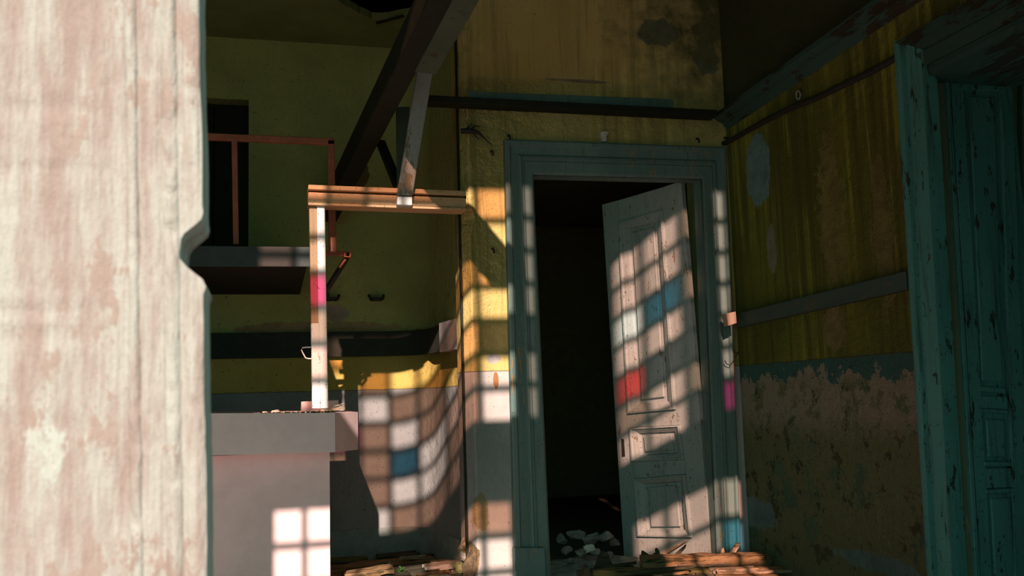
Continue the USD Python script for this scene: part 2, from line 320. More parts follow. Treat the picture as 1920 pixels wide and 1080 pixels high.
# alcove ceiling with a ragged hole
hole_px = [(600, -30), (632, 0), (660, 18), (700, 37), (725, 36), (770, 28), (820, 12), (850, -30)]
def onZ(px, py, zz): d = ray(px, py); return EYE + d * ((zz - EYE[2]) / d[2])
hp = [tuple(onZ(*p, 4.25)[:2]) for p in hole_px]
rng = random.Random(5)
hpoly = Polygon(hp)
hr = []
for i in range(60):
    pt = hpoly.exterior.interpolate(i / 60, normalized=True); hr.append((pt.x + rng.uniform(-.006, .006), pt.y + rng.uniform(-.006, .006)))
cz = lambda v: np.c_[v[:, 0], v[:, 1], 4.25 + v[:, 2]]
obj('ceiling_alcove', extr(sbox(-3.3, 6.3, 1.7, 8.0).difference(Polygon(hr).buffer(0)), .06, cz), flat('alcove_ceiling_paint', (.22, .24, .09), .9, .8, 3), kind='structure', label='alcove ceiling with a ragged hole')
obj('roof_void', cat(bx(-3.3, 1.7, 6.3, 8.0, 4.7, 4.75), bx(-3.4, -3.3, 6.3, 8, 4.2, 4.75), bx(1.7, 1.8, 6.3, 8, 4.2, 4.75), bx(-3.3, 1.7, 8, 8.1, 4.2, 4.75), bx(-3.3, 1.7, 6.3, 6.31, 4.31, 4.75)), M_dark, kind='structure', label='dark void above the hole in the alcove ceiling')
p0, p1 = onZ(706, 44, 4.235), onZ(742, 34, 4.235)
obj('broken_lath', bar(p0, p1 + (p1 - p0) * .4, .03, .012), M_darkwood, label='broken lath sticking out below the ceiling hole', cat='lath')
# floors
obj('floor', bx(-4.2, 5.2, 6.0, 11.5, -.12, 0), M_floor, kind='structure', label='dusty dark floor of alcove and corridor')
obj('floor_hall', bx(-.35, 5.2, 1.3, 6.0, -.12, 0), flat('hall_floor_paving', (.36, .28, .26), .9), kind='structure', label='hall floor below the frame, pinkish tone lightened to bounce sun')  # tone raised so the sunlit floor throws fill on the pilaster
obj('floor_bounce', bx(-4.2, -.35, 1.3, 6.0, -.12, 0), flat('bounce_paving', (.54, .41, .39), .9), kind='structure', label='pale floor area added out of view to bounce sun onto the counter')  # unseen pale area added as a bounce surface for the counter
obj('floor_porch', bx(-8, 8, -9, 1.3, -.16, -.04), flat('porch_stone', (.25, .22, .19), .9), kind='structure', label='stone ground outside the facade')
# dark corridor behind the far door, and the room beyond the near right doorway
obj('wall_corridor', cat(bx(1.1, 1.2, 6.34, 11.4, 0, 3.4) if 0 else bx(1.5, 1.6, 6.34, 11.4, 0, 3.4), bx(4.9, 5.0, 6.34, 11.4, 0, 3.4), bx(1.5, 5, 11.3, 11.4, 0, 3.4), bx(1.5, 5, 8.5, 11.4, 3.4, 3.5), bx(2.3, 5, 6.34, 8.5, 3.4, 3.5), bx(3.2, 5, 6.34, 6.4, 0, 3.4)), M_hallway, kind='structure', label='dark corridor behind the far doorway')  # ceiling left open at near left, out of view, added to let skylight in
obj('wall_side_room', cat(bx(5.6, 5.7, 1.0, 5.5, 0, 3.4), bx(3.74, 5.7, 5.4, 5.5, 0, 3.4), bx(3.74, 5.7, 1.0, 1.1, 0, 3.4), bx(3.74, 5.7, 1.0, 5.5, 3.4, 3.5)), M_hallway, kind='structure', label='dark room beyond the near right doorway')

# ------------------------------------------------------------------ the sunlit front with its coloured windows (above and behind the frame)
YF = 1.4; DYF = YB - YF
def fx(xr): return xr - SUN[0] * DYF                  # where the sun crossed the front on its way to (xr, zr) on the back wall
def fz(zr): return EYE[2] + zr + .536 * DYF
PIT, ROW = .238, .2235
UZ0, UZ1 = -.169, -.169 + 7 * ROW; LZ1, LZ0 = -.669, -.669 - 4 * ROW
wins = [('upper', 1.559 - 7 * PIT + .02, 1.559, UZ0, UZ1), ('upper', 1.648, 1.705, UZ0, UZ1), ('upper', 2.405, 2.95, UZ0, UZ1), ('upper', 3.05, 3.135, UZ0, UZ1),  # wide solid pier after the slit, added to keep sun off the corridor
        ('lower', .02, 1.51, LZ0, LZ1), ('lower', 2.478, 3.145, LZ0, LZ1 + .05)]
fp = sbox(-4.2, -.05, 5.2, 6.75)
for _, a, b, c, d in wins: fp = fp.difference(sbox(fx(a), fz(c), fx(b), fz(d)))
JX = onY(322, 540, YF)[0]                              # edge of the near jamb
fp = fp.difference(sbox(JX, -.1, 1.75, 2.09)).difference(sbox(-3.8, -.1, -1.3, 2.9))  # second opening at left is added, unseen, to let sun onto the floor
obj('wall_front', extr(fp, .05, xz(YF)), M_facade, kind='structure', label='house front with tall coloured windows over the open doorway')
# which pane is what: (column from the left, row from the top) of each window
TINT = {}
A = ['dust dust dust dust dust dust dust', 'dust clear clear magenta tan dust clear', 'tan tan clear tan tan tan clear', 'tan clear tan clear blue clear tan', 'tan clear tan tan clear clear tan', 'clear clear tan clear dust tan tan', 'dust clear dust clear dull clear clear']
for c, col in enumerate(A):
    for r, v in enumerate(col.split()): TINT[(0, c, r)] = v
for r, v in enumerate('dust dust dust dust dull dust dust'.split()): TINT[(1, 0, r)] = v
for c, col in enumerate(['dust dust clear dust red dim dust', 'dust dust blue dust dull dust dust', 'tan dull tan dull dull tan dull']):
    for r, v in enumerate(col.split()): TINT[(2, c, r)] = v
for r, v in enumerate('dust dust dust dust dust dust magenta'.split()): TINT[(3, 0, r)] = v
for c in range(8):
    for r in range(4): TINT[(4, c, r)] = 'clear' if r != 0 or c < 4 else 'tan'; TINT[(5, c, r)] = 'dust'
TINT[(5, 2, 1)] = 'sky'
for wi, (nm, a, b, c, d) in enumerate(wins):
    wn = thing(f'window_{wi + 3}', kind='structure', label='coloured glass window ' + ['left of four lights over the doorway', 'slit light over the doorway', 'middle light over the doorway', 'narrow right light over the doorway', 'low left transom', 'low right transom'][wi])
    x0, x1, z0, z1 = fx(a), fx(b), fz(c), fz(d); t, y0, y1 = .017, YF - .005, YF + .03
    obj('frame', cat(bx(x0 - .01, x1 + .01, y0, y1, z0 - .01, z0 + .008), bx(x0 - .01, x1 + .01, y0, y1, z1 - .008, z1 + .01), bx(x0 - .01, x0 + .008, y0, y1, z0, z1), bx(x1 - .008, x1 + .01, y0, y1, z0, z1)), M_muntin, wn)
    cols = [x for x in ([fx(v) for v in (.205, .443, .681, .919, 1.12, 1.321)] if wi == 4 else [fx(2.68), fx(2.985)] if wi == 5 else np.arange(-12, 12) * PIT + fx(1.559 if wi == 0 else 1.648)) if x0 + .03 < x < x1 - .03]
    nr = 7 if nm == 'upper' else 4
    rz = [z1 - ROW * k for k in range(1, nr)] if wi != 5 else [z1 - .05 - ROW * k for k in range(1, nr)]
    for x in cols: obj('muntin', bx(x - t, x + t, y0, y1, z0, z1), M_muntin, wn)
    for zz in rz: obj('muntin', bx(x0, x1, y0 + .001, y1 - .001, zz - t, zz + t), M_muntin, wn)
    xs = [x0] + cols + [x1]; zs = [z1] + rz + [z0]
    for i in range(len(xs) - 1):
        for k in range(len(zs) - 1):
            obj('pane', bx(xs[i], xs[i + 1], YF + .012, YF + .0125, zs[k + 1], zs[k]), PANES[TINT.get((wi, i, k), 'clear')], wn)

# ------------------------------------------------------------------ near jamb of the open front doorway, white paint flaking off
jt = thing('trim_2', kind='structure', label='sunlit white door jamb with flaking paint and a broken-out lock notch, near left')
def jpx(pts, Y, d, name, mat=M_jamb):
    poly = Polygon([tuple(onY(x, y, Y)[[0, 2]]) for x, y in pts]).buffer(0)
    return obj(name, extr(poly, d, xz(Y)), mat, jt)
def wobble(x, y0, y1, amp, seed, n=60):
    ys = np.linspace(y0, y1, n); nz = meshkit.fbm(np.c_[ys * .012, np.full(n, seed * 3.3), np.zeros(n)], 5, seed) - .5
    return [(x + (y - 540) * .012 + amp * e, y) for y, e in zip(ys, nz)]
edge = [(x, y) for x, y in wobble(380, -260, 385, 9, 2, 40)] + [(381, 398), (377, 411), (366, 421), (357, 428), (345, 438), (339, 448), (337, 466), (336, 484), (350, 500), (366, 513), (380, 524), (386, 538)] + [(x, y) for x, y in wobble(381, 552, 1340, 7, 5, 40)]
jpx([(-420, -260)] + edge + [(-420, 1340)], 1.385, .15, 'jamb_board')
def ridge(name, x0, x1, y0, y1, h, seed, n=150, k=15, shape='round'):
    """a worn moulding run up the jamb: rounded section whose height and edges wander, chipped in places"""
    ys = np.linspace(y0, y1, n); rows = []
    for t, y in enumerate(ys):
        e0, e1, hh = [meshkit.fbm(np.array([[y * .013, seed * 3.1 + q, 0.]]), 5, seed + q)[0] - .5 for q in range(3)]
        chip = max(0, meshkit.fbm(np.array([[y * .03, seed * 1.9, 4.]]), 4, seed)[0] - .58) * 5
        a, b = x0 + 7 * e0 + (y - 540) * .012, x1 + 7 * e1 + (y - 540) * .012; end = min(1, 6 * min(t, n - 1 - t) / n + .0)
        U = np.linspace(0, 1, k); fine = meshkit.fbm(np.c_[np.full(k, y * .05), U * 5, np.full(k, float(seed))], 4, seed) - .5
        W = np.sin(np.pi * U) ** .7 if shape == 'round' else np.minimum(1, np.minimum(5 * U, 5 * (1 - U)))
        D = h * end * W * max(.15, 1 + .5 * hh - chip) + .0022 * fine * W
        row = [onY(a + (b - a) * u, y, 1.3852 - d) for u, d in zip(U, D)]
        rows.append(row)
    return obj(name, strip(rows), M_jamb, jt, smooth=60)
ridge('face_board', -420, 236, -260, 1340, .004, 7, k=60, shape='flat')
ridge('bead', 238, 262, -260, 1340, .0055, 8)
ridge('flat_fillet', 262, 303, -260, 1340, .002, 18, shape='flat')
ridge('moulding', 305, 337, -260, 1340, .0075, 3); ridge('moulding', 346, 379, -260, 388, .005, 11, n=70); ridge('moulding', 346, 380, 545, 1340, .005, 15, n=80)

# ------------------------------------------------------------------ far door: casing, lining, leaf
ct = thing('trim_3', kind='structure', label='moulded casing round the far doorway')
YC = 5.97
out4 = [(967, 1150), (945, 262), (1359, 277), (1391, 1150)]; in4 = [(1037, 1150), (1001, 327), (1318, 335), (1350, 1150)]
O4 = [onY(*p, YC) for p in out4]; I4 = [onY(*p, YC) for p in in4]
CP = [(0, -.03), (0, .018), (.05, .026), (.15, .026), (.19, .008), (.30, .008), (.42, .002), (.47, .018), (.54, .022), (.57, .006), (.62, .006), (.64, .014), (.66, .004), (.93, .004), (.97, -.002), (1.0, -.012), (1.0, -.04)]
def station(i, g=0.): return [O4[i] + (I4[i] - O4[i]) * u - np.array([0, d, 0]) for u, d in CP]
for nm, (i, j) in (('side_casing', (0, 1)), ('head_casing', (1, 2)), ('side_casing', (2, 3))):
    a, b = np.array(station(i)), np.array(station(j)); m = strip([a + (b - a) * s for s in np.linspace(0, 1, 9)])
    obj(nm, m, M_case, ct, smooth=25)
for k, (pa, pb) in enumerate(((((967, 1026)), (1020, 1030)),)):
    obj('plinth_block', pbox([(964, 1027), (1022, 1027), (1026, 1150), (968, 1150)], YC - .04, .05), M_case, ct)
li = [[I4[i] + np.array([0, .012, 0]), I4[i] + np.array([0, .19, 0]), I4[i] + np.array([0, .191, 0]) + (np.array([.03, 0, 0]) if i < 2 else np.array([-.0, 0, 0]))] for i in range(4)]
for nm, (i, j) in (('side_lining', (0, 1)), ('head_lining', (1, 2)), ('side_lining', (2, 3))):
    n = np.array([-.06, 0, 0]) if i == 0 else np.array([0, 0, .06]) if i == 1 else np.array([.06, 0, 0])
    f = np.array([I4[i] + [0, .012, 0], I4[j] + [0, .012, 0], I4[j] + [0, .15, 0], I4[i] + [0, .15, 0]])
    obj(nm, hexa(f, f + n), M_case, ct)
# leaf
TH = math.radians(60); HG = np.array([2.87, 6.17, 0]); LN = np.array([-math.sin(TH), -math.cos(TH), 0.])
dt = thing('door_1', kind='structure', label='grey panelled door leaf hanging askew, half open into the dark corridor')
def lp(px, py, d=0.): return onPlane(px, py, HG, LN) + LN * d
def lslab(px4, d0, d1, name, mat=M_door, bev=.003, label=None, parent=None):
    f = np.array([lp(*p, d0) for p in px4]); b = np.array([lp(*p, d0) + LN * (d1 - d0) for p in px4]); m = hexa(f, b)
    return obj(name, bevelled(m, bev) if bev else m, mat, parent or dt, label=label)
def lx(side, y):     # leaf outline in pixels
    return (1133.6 + (y - 456) * .0620 if side == 'L' else 1285 + (y - 456) * .0826)
TL, TR, BR, BL = (1129, 384), (1277, 340), (1334, 1052), (1171, 1058)
# panel openings, pixels (tl, tr, br, bl)
PAN = [[(1160, 418), (1244, 393), (1268, 768), (1178, 776)], [(1181, 802), (1276, 797), (1285, 861), (1185, 866)], [(1188, 898), (1287, 889), (1299, 1008), (1196, 1006)]]
LE = np.cross([0, 0, 1.0], LN)
def lpoly(pts, d0, d1, name, mat=M_door):
    P = [lp(*p, 0.) for p in pts]; uv = [((p - HG) @ LE, p[2]) for p in P]
    return obj(name, extr(Polygon(uv).buffer(0), abs(d1 - d0), lambda v: HG + v[:, :1] * LE + np.c_[0 * v[:, 1], 0 * v[:, 1], v[:, 1]] + LN * (min(d0, d1) + v[:, 2:3])), mat, dt)
lpoly([TL, (1157.5, 376)] + [p for q in PAN for p in (q[0], q[3])] + [(1198.5, 1057), BL], 0., -.045, 'stile')
lpoly([(1245.5, 350), TR, BR, (1304, 1054)] + [p for q in PAN[::-1] for p in (q[2], q[1])], 0., -.045, 'stile')
def between(a, b, e=.0): return [a[3], a[2], b[1], b[0]]
lslab([(1157.5, 376), (1245.5, 350), PAN[0][1], PAN[0][0]], .0, -.045, 'rail')
lslab([(PAN[0][3][0] , PAN[0][3][1]), PAN[0][2], PAN[1][1], PAN[1][0]], .0, -.045, 'rail')
lslab([PAN[1][3], PAN[1][2], PAN[2][1], PAN[2][0]], .0, -.045, 'rail')
lslab([PAN[2][3], PAN[2][2], (1304, 1054), (1198.5, 1057)], .0, -.045, 'rail')
def shrink(q, f, fy):
    c = np.array(q, float); tl, tr, br, bl = c
    return [tuple(p) for p in (tl + (tr - tl) * f + (bl - tl) * fy, tr + (tl - tr) * f + (br - tr) * fy, br + (bl - br) * f + (tr - br) * fy, bl + (br - bl) * f + (tl - bl) * fy)]
for k, q in enumerate(PAN):
    fx_, fy_ = (.20, .05) if k == 0 else (.17, .20) if k == 1 else (.17, .12)
    pn = lslab(shrink(q, -.01, -.01), -.030, -.042, 'panel')
    i4 = shrink(q, fx_, fy_); lslab(shrink(q, fx_ + .06, fy_ * 1.35), -.012, -.03, 'panel_field', bev=.006, parent=pn)
    qq = [np.array(p, float) for p in q]; ii = [np.array(p, float) for p in i4]
    for s in range(4):
        a, b, c, d = q[s], q[(s + 1) % 4], i4[(s + 1) % 4], i4[s]
        def P2(t, u, dd): 
            p = (1 - u) * np.array(t[0], float) + u * np.array(t[1], float); return lp(p[0], p[1], dd)
        pro = [(0, .0), (.04, .018), (.22, .020), (.34, .008), (.5, .004), (.7, -.006), (.85, -.012), (1., -.031)]
        m = strip([[P2((a, d), u, dd) for u, dd in pro], [P2((b, c), u, dd) for u, dd in pro]])
        obj('panel_moulding', m, M_door, pn)
f = lp(1168, 845); obj('lock_hole', hexa(np.array([lp(1165, 822, .0015), lp(1170, 824, .0015), lp(1172, 856, .0015), lp(1166, 857, .0015)]), np.array([lp(1165, 822, -.01), lp(1170, 824, -.01), lp(1172, 856, -.01), lp(1166, 857, -.01)])), M_iron, dt, label='dark lock mortise')
obj('splintered_strip', cat(*[hexa(np.array([lp(*p, .03) for p in s4]), np.array([lp(*p, .02) for p in s4])) for s4 in ([(1245, 1035), (1284, 1016), (1297, 1010), (1250, 1040)], )]), M_rot[1], dt)

# ------------------------------------------------------------------ near right doorway: casing, panelled reveal, lintel board
rt = thing('trim_4', kind='structure', label='green painted casing and panelled reveal of the near right doorway')
def rpt(px, py, d=0.): return onX(px, py, XR - .03) + np.array([-d, 0, 0])
# casing runs up the wall face: outer and inner edge in pixels at top and bottom
o_t, o_b, i_t, i_b = (1685, 78), (1750, 1120), (1738, 94), (1800, 1120)
RP = [(0, -.03), (0, .03), (.08, .035), (.22, .03), (.26, .006), (.32, .004), (.36, .016), (.62, .016), (.66, .008), (.70, .016), (.92, .016), (.97, .03), (1.0, .0), (1., -.05)]
a = np.array([rpt(*o_b) + (rpt(*i_b) - rpt(*o_b)) * u - [d, 0, 0] for u, d in RP]); b = np.array([rpt(*o_t) + (rpt(*i_t) - rpt(*o_t)) * u - [d, 0, 0] for u, d in RP])
obj('side_casing', strip([a + (b - a) * s for s in np.linspace(0, 1, 9)]), M_teal, rt, smooth=25)
h0, h1, h2, h3 = rpt(1690, 80), rpt(1960, -85), rpt(1960, 20), rpt(1750, 122)
hz = lambda p, zz: np.array([p[0], p[1], zz])
ztop, zbot = rpt(1690, 80)[2], rpt(1767, 117)[2]
HP = [(0, -.03), (0, .035), (.12, .035), (.16, .012), (.5, .012), (.55, .02), (.92, .02), (.97, .03), (1, 0), (1, -.1)]
y_a, y_b = rpt(1690, 80)[1], 2.1
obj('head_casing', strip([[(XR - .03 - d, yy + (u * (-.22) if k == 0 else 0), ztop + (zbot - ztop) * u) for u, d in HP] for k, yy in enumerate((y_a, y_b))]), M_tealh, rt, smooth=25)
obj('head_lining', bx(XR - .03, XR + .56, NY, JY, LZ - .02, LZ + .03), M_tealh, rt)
# reveal: boards facing the camera at Y = JY - .0x
YR = JY - .03
obj('reveal_back', bx(XR - .02, XR + .56, JY - .025, JY, 0, LZ), M_teal, rt)
def rv(px4, d, name, mat=M_teal, bev=.003): return obj(name, pbox(px4, YR - d, d + .006, bev), mat, rt)
rv([(1741, 98), (1772, 112), (1832, 1120), (1802, 1120)], .004, 'bare_strip', painted('worn_green_paint', (.17, .22, .15), (.36, .26, .16), .16, 13, stretch=(1, 1, .2), second=(.13, .17, .11)))
rv([(1772, 112), (1779, 114), (1841, 1120), (1833, 1120)], .022, 'bead')
rv([(1782, 116), (1805, 130), (1863, 1120), (1842, 1120)], .012, 'stile'); rv([(1876, 150), (1898, 150), (1935, 1120), (1905, 1120)], .012, 'stile')
yr = lambda pts: pts
rv([(1804, 130), (1877, 140), (1879, 170), (1806, 168)], .012, 'rail')
rv([(1838, 724), (1886, 728), (1887, 738), (1838, 733)], .016, 'rail'); rv([(1840, 742), (1889, 744), (1890, 768), (1841, 766)], .010, 'rail'); rv([(1838, 766), (1890, 769), (1890, 776), (1838, 772)], .018, 'rail')
rv([(1846, 866), (1896, 866), (1896, 874), (1846, 874)], .016, 'rail'); rv([(1848, 878), (1903, 878), (1906, 914), (1850, 916)], .010, 'rail'); rv([(1849, 918), (1905, 915), (1905, 923), (1850, 926)], .018, 'rail')
rv([(1818, 180), (1866, 182), (1880, 715), (1842, 715)], .006, 'panel', bev=.006); rv([(1850, 786), (1884, 786), (1887, 858), (1853, 858)], .008, 'panel', bev=.006); rv([(1858, 935), (1896, 933), (1908, 1120), (1868, 1120)], .008, 'panel', bev=.006)
obj('door_2', pbox([(1914, 60), (1990, 40), (2000, 1120), (1926, 1120)], 4.3, .04), painted('far_green_paint', (.20, .34, .30), (.3, .22, .13), .1, 16), kind='structure', label='green door leaf seen at the right edge of the frame')

# ------------------------------------------------------------------ picture rail, batten, cable on the right-hand side
pr = thing('trim_5', kind='structure', label='dark projecting picture rail across back and right walls')
ra, rb = onY(803, 178, 5.88), onY(1345, 206, 5.88); zr = (ra[2] + rb[2]) / 2
obj('shelf_board', bevelled(hexa(np.array([ra, rb, rb - [0, 0, .045], ra - [0, 0, .045]]), np.array([ra, rb, rb - [0, 0, .045], ra - [0, 0, .045]]) + [0, .118, 0]), .003), M_darkwood, pr)
obj('wall_strip', pbox([(877, 171), (1262, 186), (1262, 206), (877, 190)], 5.985, .014, .002), M_case, pr)
obj('gap_strip_6', bx(1.222, 1.2355, 6.11, 6.13, 0, 4.24), M_darkwood, kind='structure', label='dark strip added for the shadow line between pilaster and alcove')  # thin dark strip stands in for the shadowed gap
ca, cb = onX(1352, 205, XR - .1), onX(1650, -10, XR - .1)
cd = (cb - ca) / (cb - ca)[1]; ca2 = ca + cd * (YB - .02 - ca[1]); cb2 = ca + cd * (3.0 - ca[1])
RQ = [(0.1, .0), (.0, .0), (-.0, -.03), (.03, -.05), (.06, -.06), (.1, -.11)]
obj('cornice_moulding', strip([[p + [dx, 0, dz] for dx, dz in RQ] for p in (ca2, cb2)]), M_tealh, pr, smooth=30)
bt = thing('wall_batten', 'rough dark timber batten nailed along the right wall at shoulder height', 'batten')
Bp = [onX(*p, XR - .055) for p in [(1378, 589), (1697, 508), (1699, 543), (1381, 614)]]
obj('batten_board', bevelled(hexa(np.array(Bp), np.array(Bp) + [.05, 0, 0]), .004), painted('batten_wood', (.05, .085, .07), (.09, .085, .055), .15, 10, stretch=(1, .2, 1), second=(.04, .065, .055)), bt)
e4 = [(1362, 588), (1380, 584), (1382, 606), (1366, 611)]
obj('end_block', pbox(e4, 5.80, .07, .003), painted('sawn_end', (.42, .30, .22), (.3, .2, .12), .2, 20), bt, label='pale sawn end of the batten')
cp = [onX(x, y, XR - .025) for x, y in [(1350, 272), (1372, 262), (1400, 246), (1440, 224), (1480, 204), (1530, 184), (1580, 160), (1630, 136), (1665, 117), (1692, 100)]]
obj('wall_cable', tube(cp, .018), M_iron, label='sagging black cable running up the right wall', cat='cable')

# ------------------------------------------------------------------ masonry counter, with post and beam
mc = thing('masonry_counter', 'mauve plastered counter with a thick overhanging slab under the white post', 'counter')
CH = [onY(392, 775, 5.75), onY(628, 774, 5.75), onY(628.5, 848, 5.75), onY(392, 854, 5.75)]
ext = lambda p, q, L: p + (p - q) / np.linalg.norm(p - q) * L
tl, bl = ext(CH[0], CH[1], 2.2), ext(CH[3], CH[2], 2.2)
zt, zb = CH[1][2], CH[2][2]
c2 = onY(671, 776, 6.14); c2b = np.array([c2[0], c2[1], onY(671, 843, 6.14)[2]]); c2 = np.array([c2[0], c2[1], zt - .004])
fr = [tl, CH[1], c2, np.array([c2[0] - .01, 6.95, zt]), np.array([tl[0], 6.95, zt])]
lo = [bl, CH[2], c2b, np.array([c2[0] - .01, 6.95, zb]), np.array([tl[0], 6.95, zb])]
slab = trimesh.convex.convex_hull(np.array(fr + lo))
obj('slab', slab, M_mauve, mc)
bxr = onY(618, 852, 5.94)[0]
obj('body', bx(tl[0], bxr, 5.94, 6.9, 0, zb - .001), M_mauve, mc)
obj('kerb', pbox([(565, 753), (635, 750), (635, 772), (565, 772)], 6.62, .12), M_mauve, mc)
ps = thing('white_post', 'square white painted timber post with a brown strip standing on the counter', 'post')
YP = 5.86
obj('post_board', pbox([(594, 383), (609, 383), (615.5, 766), (599, 766)], YP, .09), M_white, ps)
obj('post_board', pbox([(583.5, 606), (599, 606), (602, 766), (585.5, 766)], YP, .09), M_white, ps)
obj('brown_strip', pbox([(579.5, 383), (594.5, 383), (598, 608), (583.5, 608)], YP + .006, .08), M_pinev, ps, label='bare brown upper strip of the post')
bm = thing('timber_beam', 'lit brown timber beam with a dark groove, spanning from the post to the pilaster', 'beam')
def bq(y0l, y1l, y0r, y1r, x0=578, x1=874): return [(x0, y0l), (x1, y0r), (x1, y1r), (x0, y1l)]
obj('upper_flange', pbox(bq(346, 355, 357.5, 366.5), 5.84, .23), M_pine, bm)
obj('groove', pbox(bq(354, 361, 365.5, 372.5), 5.90, .05, 0), M_darkwood, bm)  # dark filler puts the shadow of the gap into the colour
obj('web', pbox(bq(360, 379, 371, 390), 5.85, .12), M_pine, bm); obj('lower_flange', pbox(bq(379, 384, 390, 394), 5.835, .145, .002), M_pine, bm)
# roof timbers
st = thing('leaning_strut', 'flaked pale strut rising from the beam towards the dark rafter', 'strut')
L1, L2 = onY(797, 120, 5.15), onY(862, 0, 4.5); LD = (L2 - L1) / (L2 - L1)[1]
def onL(Y): return L1 + LD * (Y - L1[1])
obj('strut_shaft', pbox([(784, 120), (814, 120), (774, 366), (745, 366)], [5.66, 5.66, 5.775, 5.775], .05), painted('strut_paint', (.36, .34, .32), (.20, .15, .10), .3, 12, second=(.27, .28, .26)), st)
obj('strut_foot', pbox([(745, 368), (773, 369), (773, 385), (745, 384)], 5.775, .06), M_white, st)
rf = thing('dark_rafter', 'heavy dark rafter leaning out from the alcove wall overhead', 'rafter')
off = np.array([-.115, 0, .03])
obj('rafter_beam', bar(onL(7.62) + off, onL(3.3) + off, .13, .16), M_darkwood, rf)
obj('lapped_plank', bar(onL(5.15), onL(3.3), .13, .12), M_rafter, rf, label='greenish plank lapped onto the rafter')
obj('diagonal_brace', 0 or bar(onY(714, 268, 6.55), onY(748, 352, 6.02), .055, .05), M_darkwood, rf)
obj('plate', pbox([(743, 200), (768, 200), (762, 352), (745, 352)], 5.99, .03), M_rafter, rf)

# ------------------------------------------------------------------ gallery with railing
gl = thing('gallery_platform', 'dark wooden gallery platform with grey fascia behind the white post', 'platform')
YG = 6.04
gz0, gz1 = onY(500, 500, YG)[2], onY(500, 461, YG)[2]
gx = onY(576, 500, YG)[0]
obj('deck', bx(-2.6, gx, YG + .01, 7.69, gz0 + .012, gz1 - .005), M_dark, gl); obj('fascia', pbox([(200, 459), (581, 463), (581, 500), (200, 499)], YG - .012, .02, .002), M_steelp, gl)
rl = thing('gallery_railing', 'rust red steel railing of square tube along the gallery', 'railing')
YL = 6.12
obj('top_rail', pbox([(200, 241), (627, 259), (627, 271), (200, 254)], YL, .035), M_rust, rl)
obj('upright', pbox([(614, 262), (627, 262), (631, 472), (617, 472)], YL, .035), M_rust, rl); obj('upright', pbox([(434, 262), (445, 262), (448, 458), (437, 458)], YL, .035), M_rust, rl)
YL = 6.30
br = thing('steel_bracket', 'rust red square tube bracket with an open end right of the white post', 'bracket')
obj('arm', pbox([(586, 469.5), (651, 470.5), (651, 480), (586, 479)], YL - .01, .033), M_rust, br)
e = [onY(*p, YL - .03) for p in [(645.5, 470), (658, 470.5), (657.5, 482.5), (645, 482)]]
def ring(q, f, d):
    q = np.array(q); c = q.mean(0); i = c + (q - c) * f; return [hexa(np.array([q[k], q[(k + 1) % 4], i[(k + 1) % 4], i[k]]), np.array([q[k], q[(k + 1) % 4], i[(k + 1) % 4], i[k]]) + [0, d, 0]) for k in range(4)]
obj('tube_end', cat(*ring(e, .62, .08)), M_rust, br); obj('tube_bore', hexa(np.array(e), np.array(e) + [0, .01, 0]).apply_translation([0, .05, 0]), M_iron, br)
obj('diagonal_brace', bar(onY(650, 484, YL), onY(588, 582, YL + .35), .03, .032), M_iron, br); obj('diagonal_brace', bar(onY(648, 486, YL - .03), onY(636, 502, YL - .03), .02, .014), M_rust, br)
obj('tie', pbox([(592, 549), (618, 549), (618, 558), (592, 559)], YL + .3, .03), M_iron, br)

# ------------------------------------------------------------------ wreckage: boards, rubble, crumbs, small ironwork
def plank(L, w, t, seed, jag=.06, nx=14):
    """a broken board along x: ragged ends, worn faces"""
    r = np.random.RandomState(seed); k = 5
    us = np.linspace(-.5, .5, nx); vs = np.linspace(-.5, .5, k)
    l = -L / 2 + jag * r.rand(k) * np.where(r.rand(k) > .5, 1, .3); rr = L / 2 - jag * r.rand(k) * np.where(r.rand(k) > .5, 1, .3)
    P = []
    for sgn in (1, -1):
        g = np.zeros((nx, k, 3))
        for j, v in enumerate(vs):
            g[:, j, 0] = np.linspace(l[j], rr[j], nx); g[:, j, 1] = v * w + .06 * w * (meshkit.fbm(np.c_[us * 6, np.full(nx, j * .0 + seed), np.zeros(nx)], 3, seed) - .5) * 2
        q = np.c_[g[..., 0].ravel() * 9, g[..., 1].ravel() * 26, np.full(nx * k, seed * 1.7 + sgn)]
        g[..., 2] = sgn * t / 2 + (meshkit.fbm(q, 4, seed).reshape(nx, k) - .5) * t * .75
        P.append(g)
    V = np.vstack([P[0].reshape(-1, 3), P[1].reshape(-1, 3)]); n = nx * k; F = []
    for i in range(nx - 1):
        for j in range(k - 1):
            a, b, c, d = i * k + j, (i + 1) * k + j, (i + 1) * k + j + 1, i * k + j + 1
            F += [[a, b, c], [a, c, d], [n + a, n + c, n + b], [n + a, n + d, n + c]]
    rim = [i * k for i in range(nx)] + [(nx - 1) * k + j for j in range(1, k)] + [i * k + k - 1 for i in range(nx - 2, -1, -1)] + [j for j in range(k - 2, 0, -1)]
    for a, b in zip(rim, rim[1:] + rim[:1]): F += [[a, n + a, n + b], [a, n + b, b]]
    m = trimesh.Trimesh(V, F, process=False)
    if m.volume < 0: m.invert()
    return m
def place(m, p, q, roll=0., up=(0, 0, 1)):
    """lay the x axis of m from p towards q, centred between them"""
    p, q = np.asarray(p, float), np.asarray(q, float); x = q - p; x /= np.linalg.norm(x); y = np.cross(up, x); y /= np.linalg.norm(y); z = np.cross(x, y)
    c, s = math.cos(roll), math.sin(roll); y, z = c * y + s * z, c * z - s * y
    T = np.eye(4); T[:3, 0], T[:3, 1], T[:3, 2], T[:3, 3] = x, y, z, (p + q) / 2
    m = m.copy(); m.apply_transform(T); return m
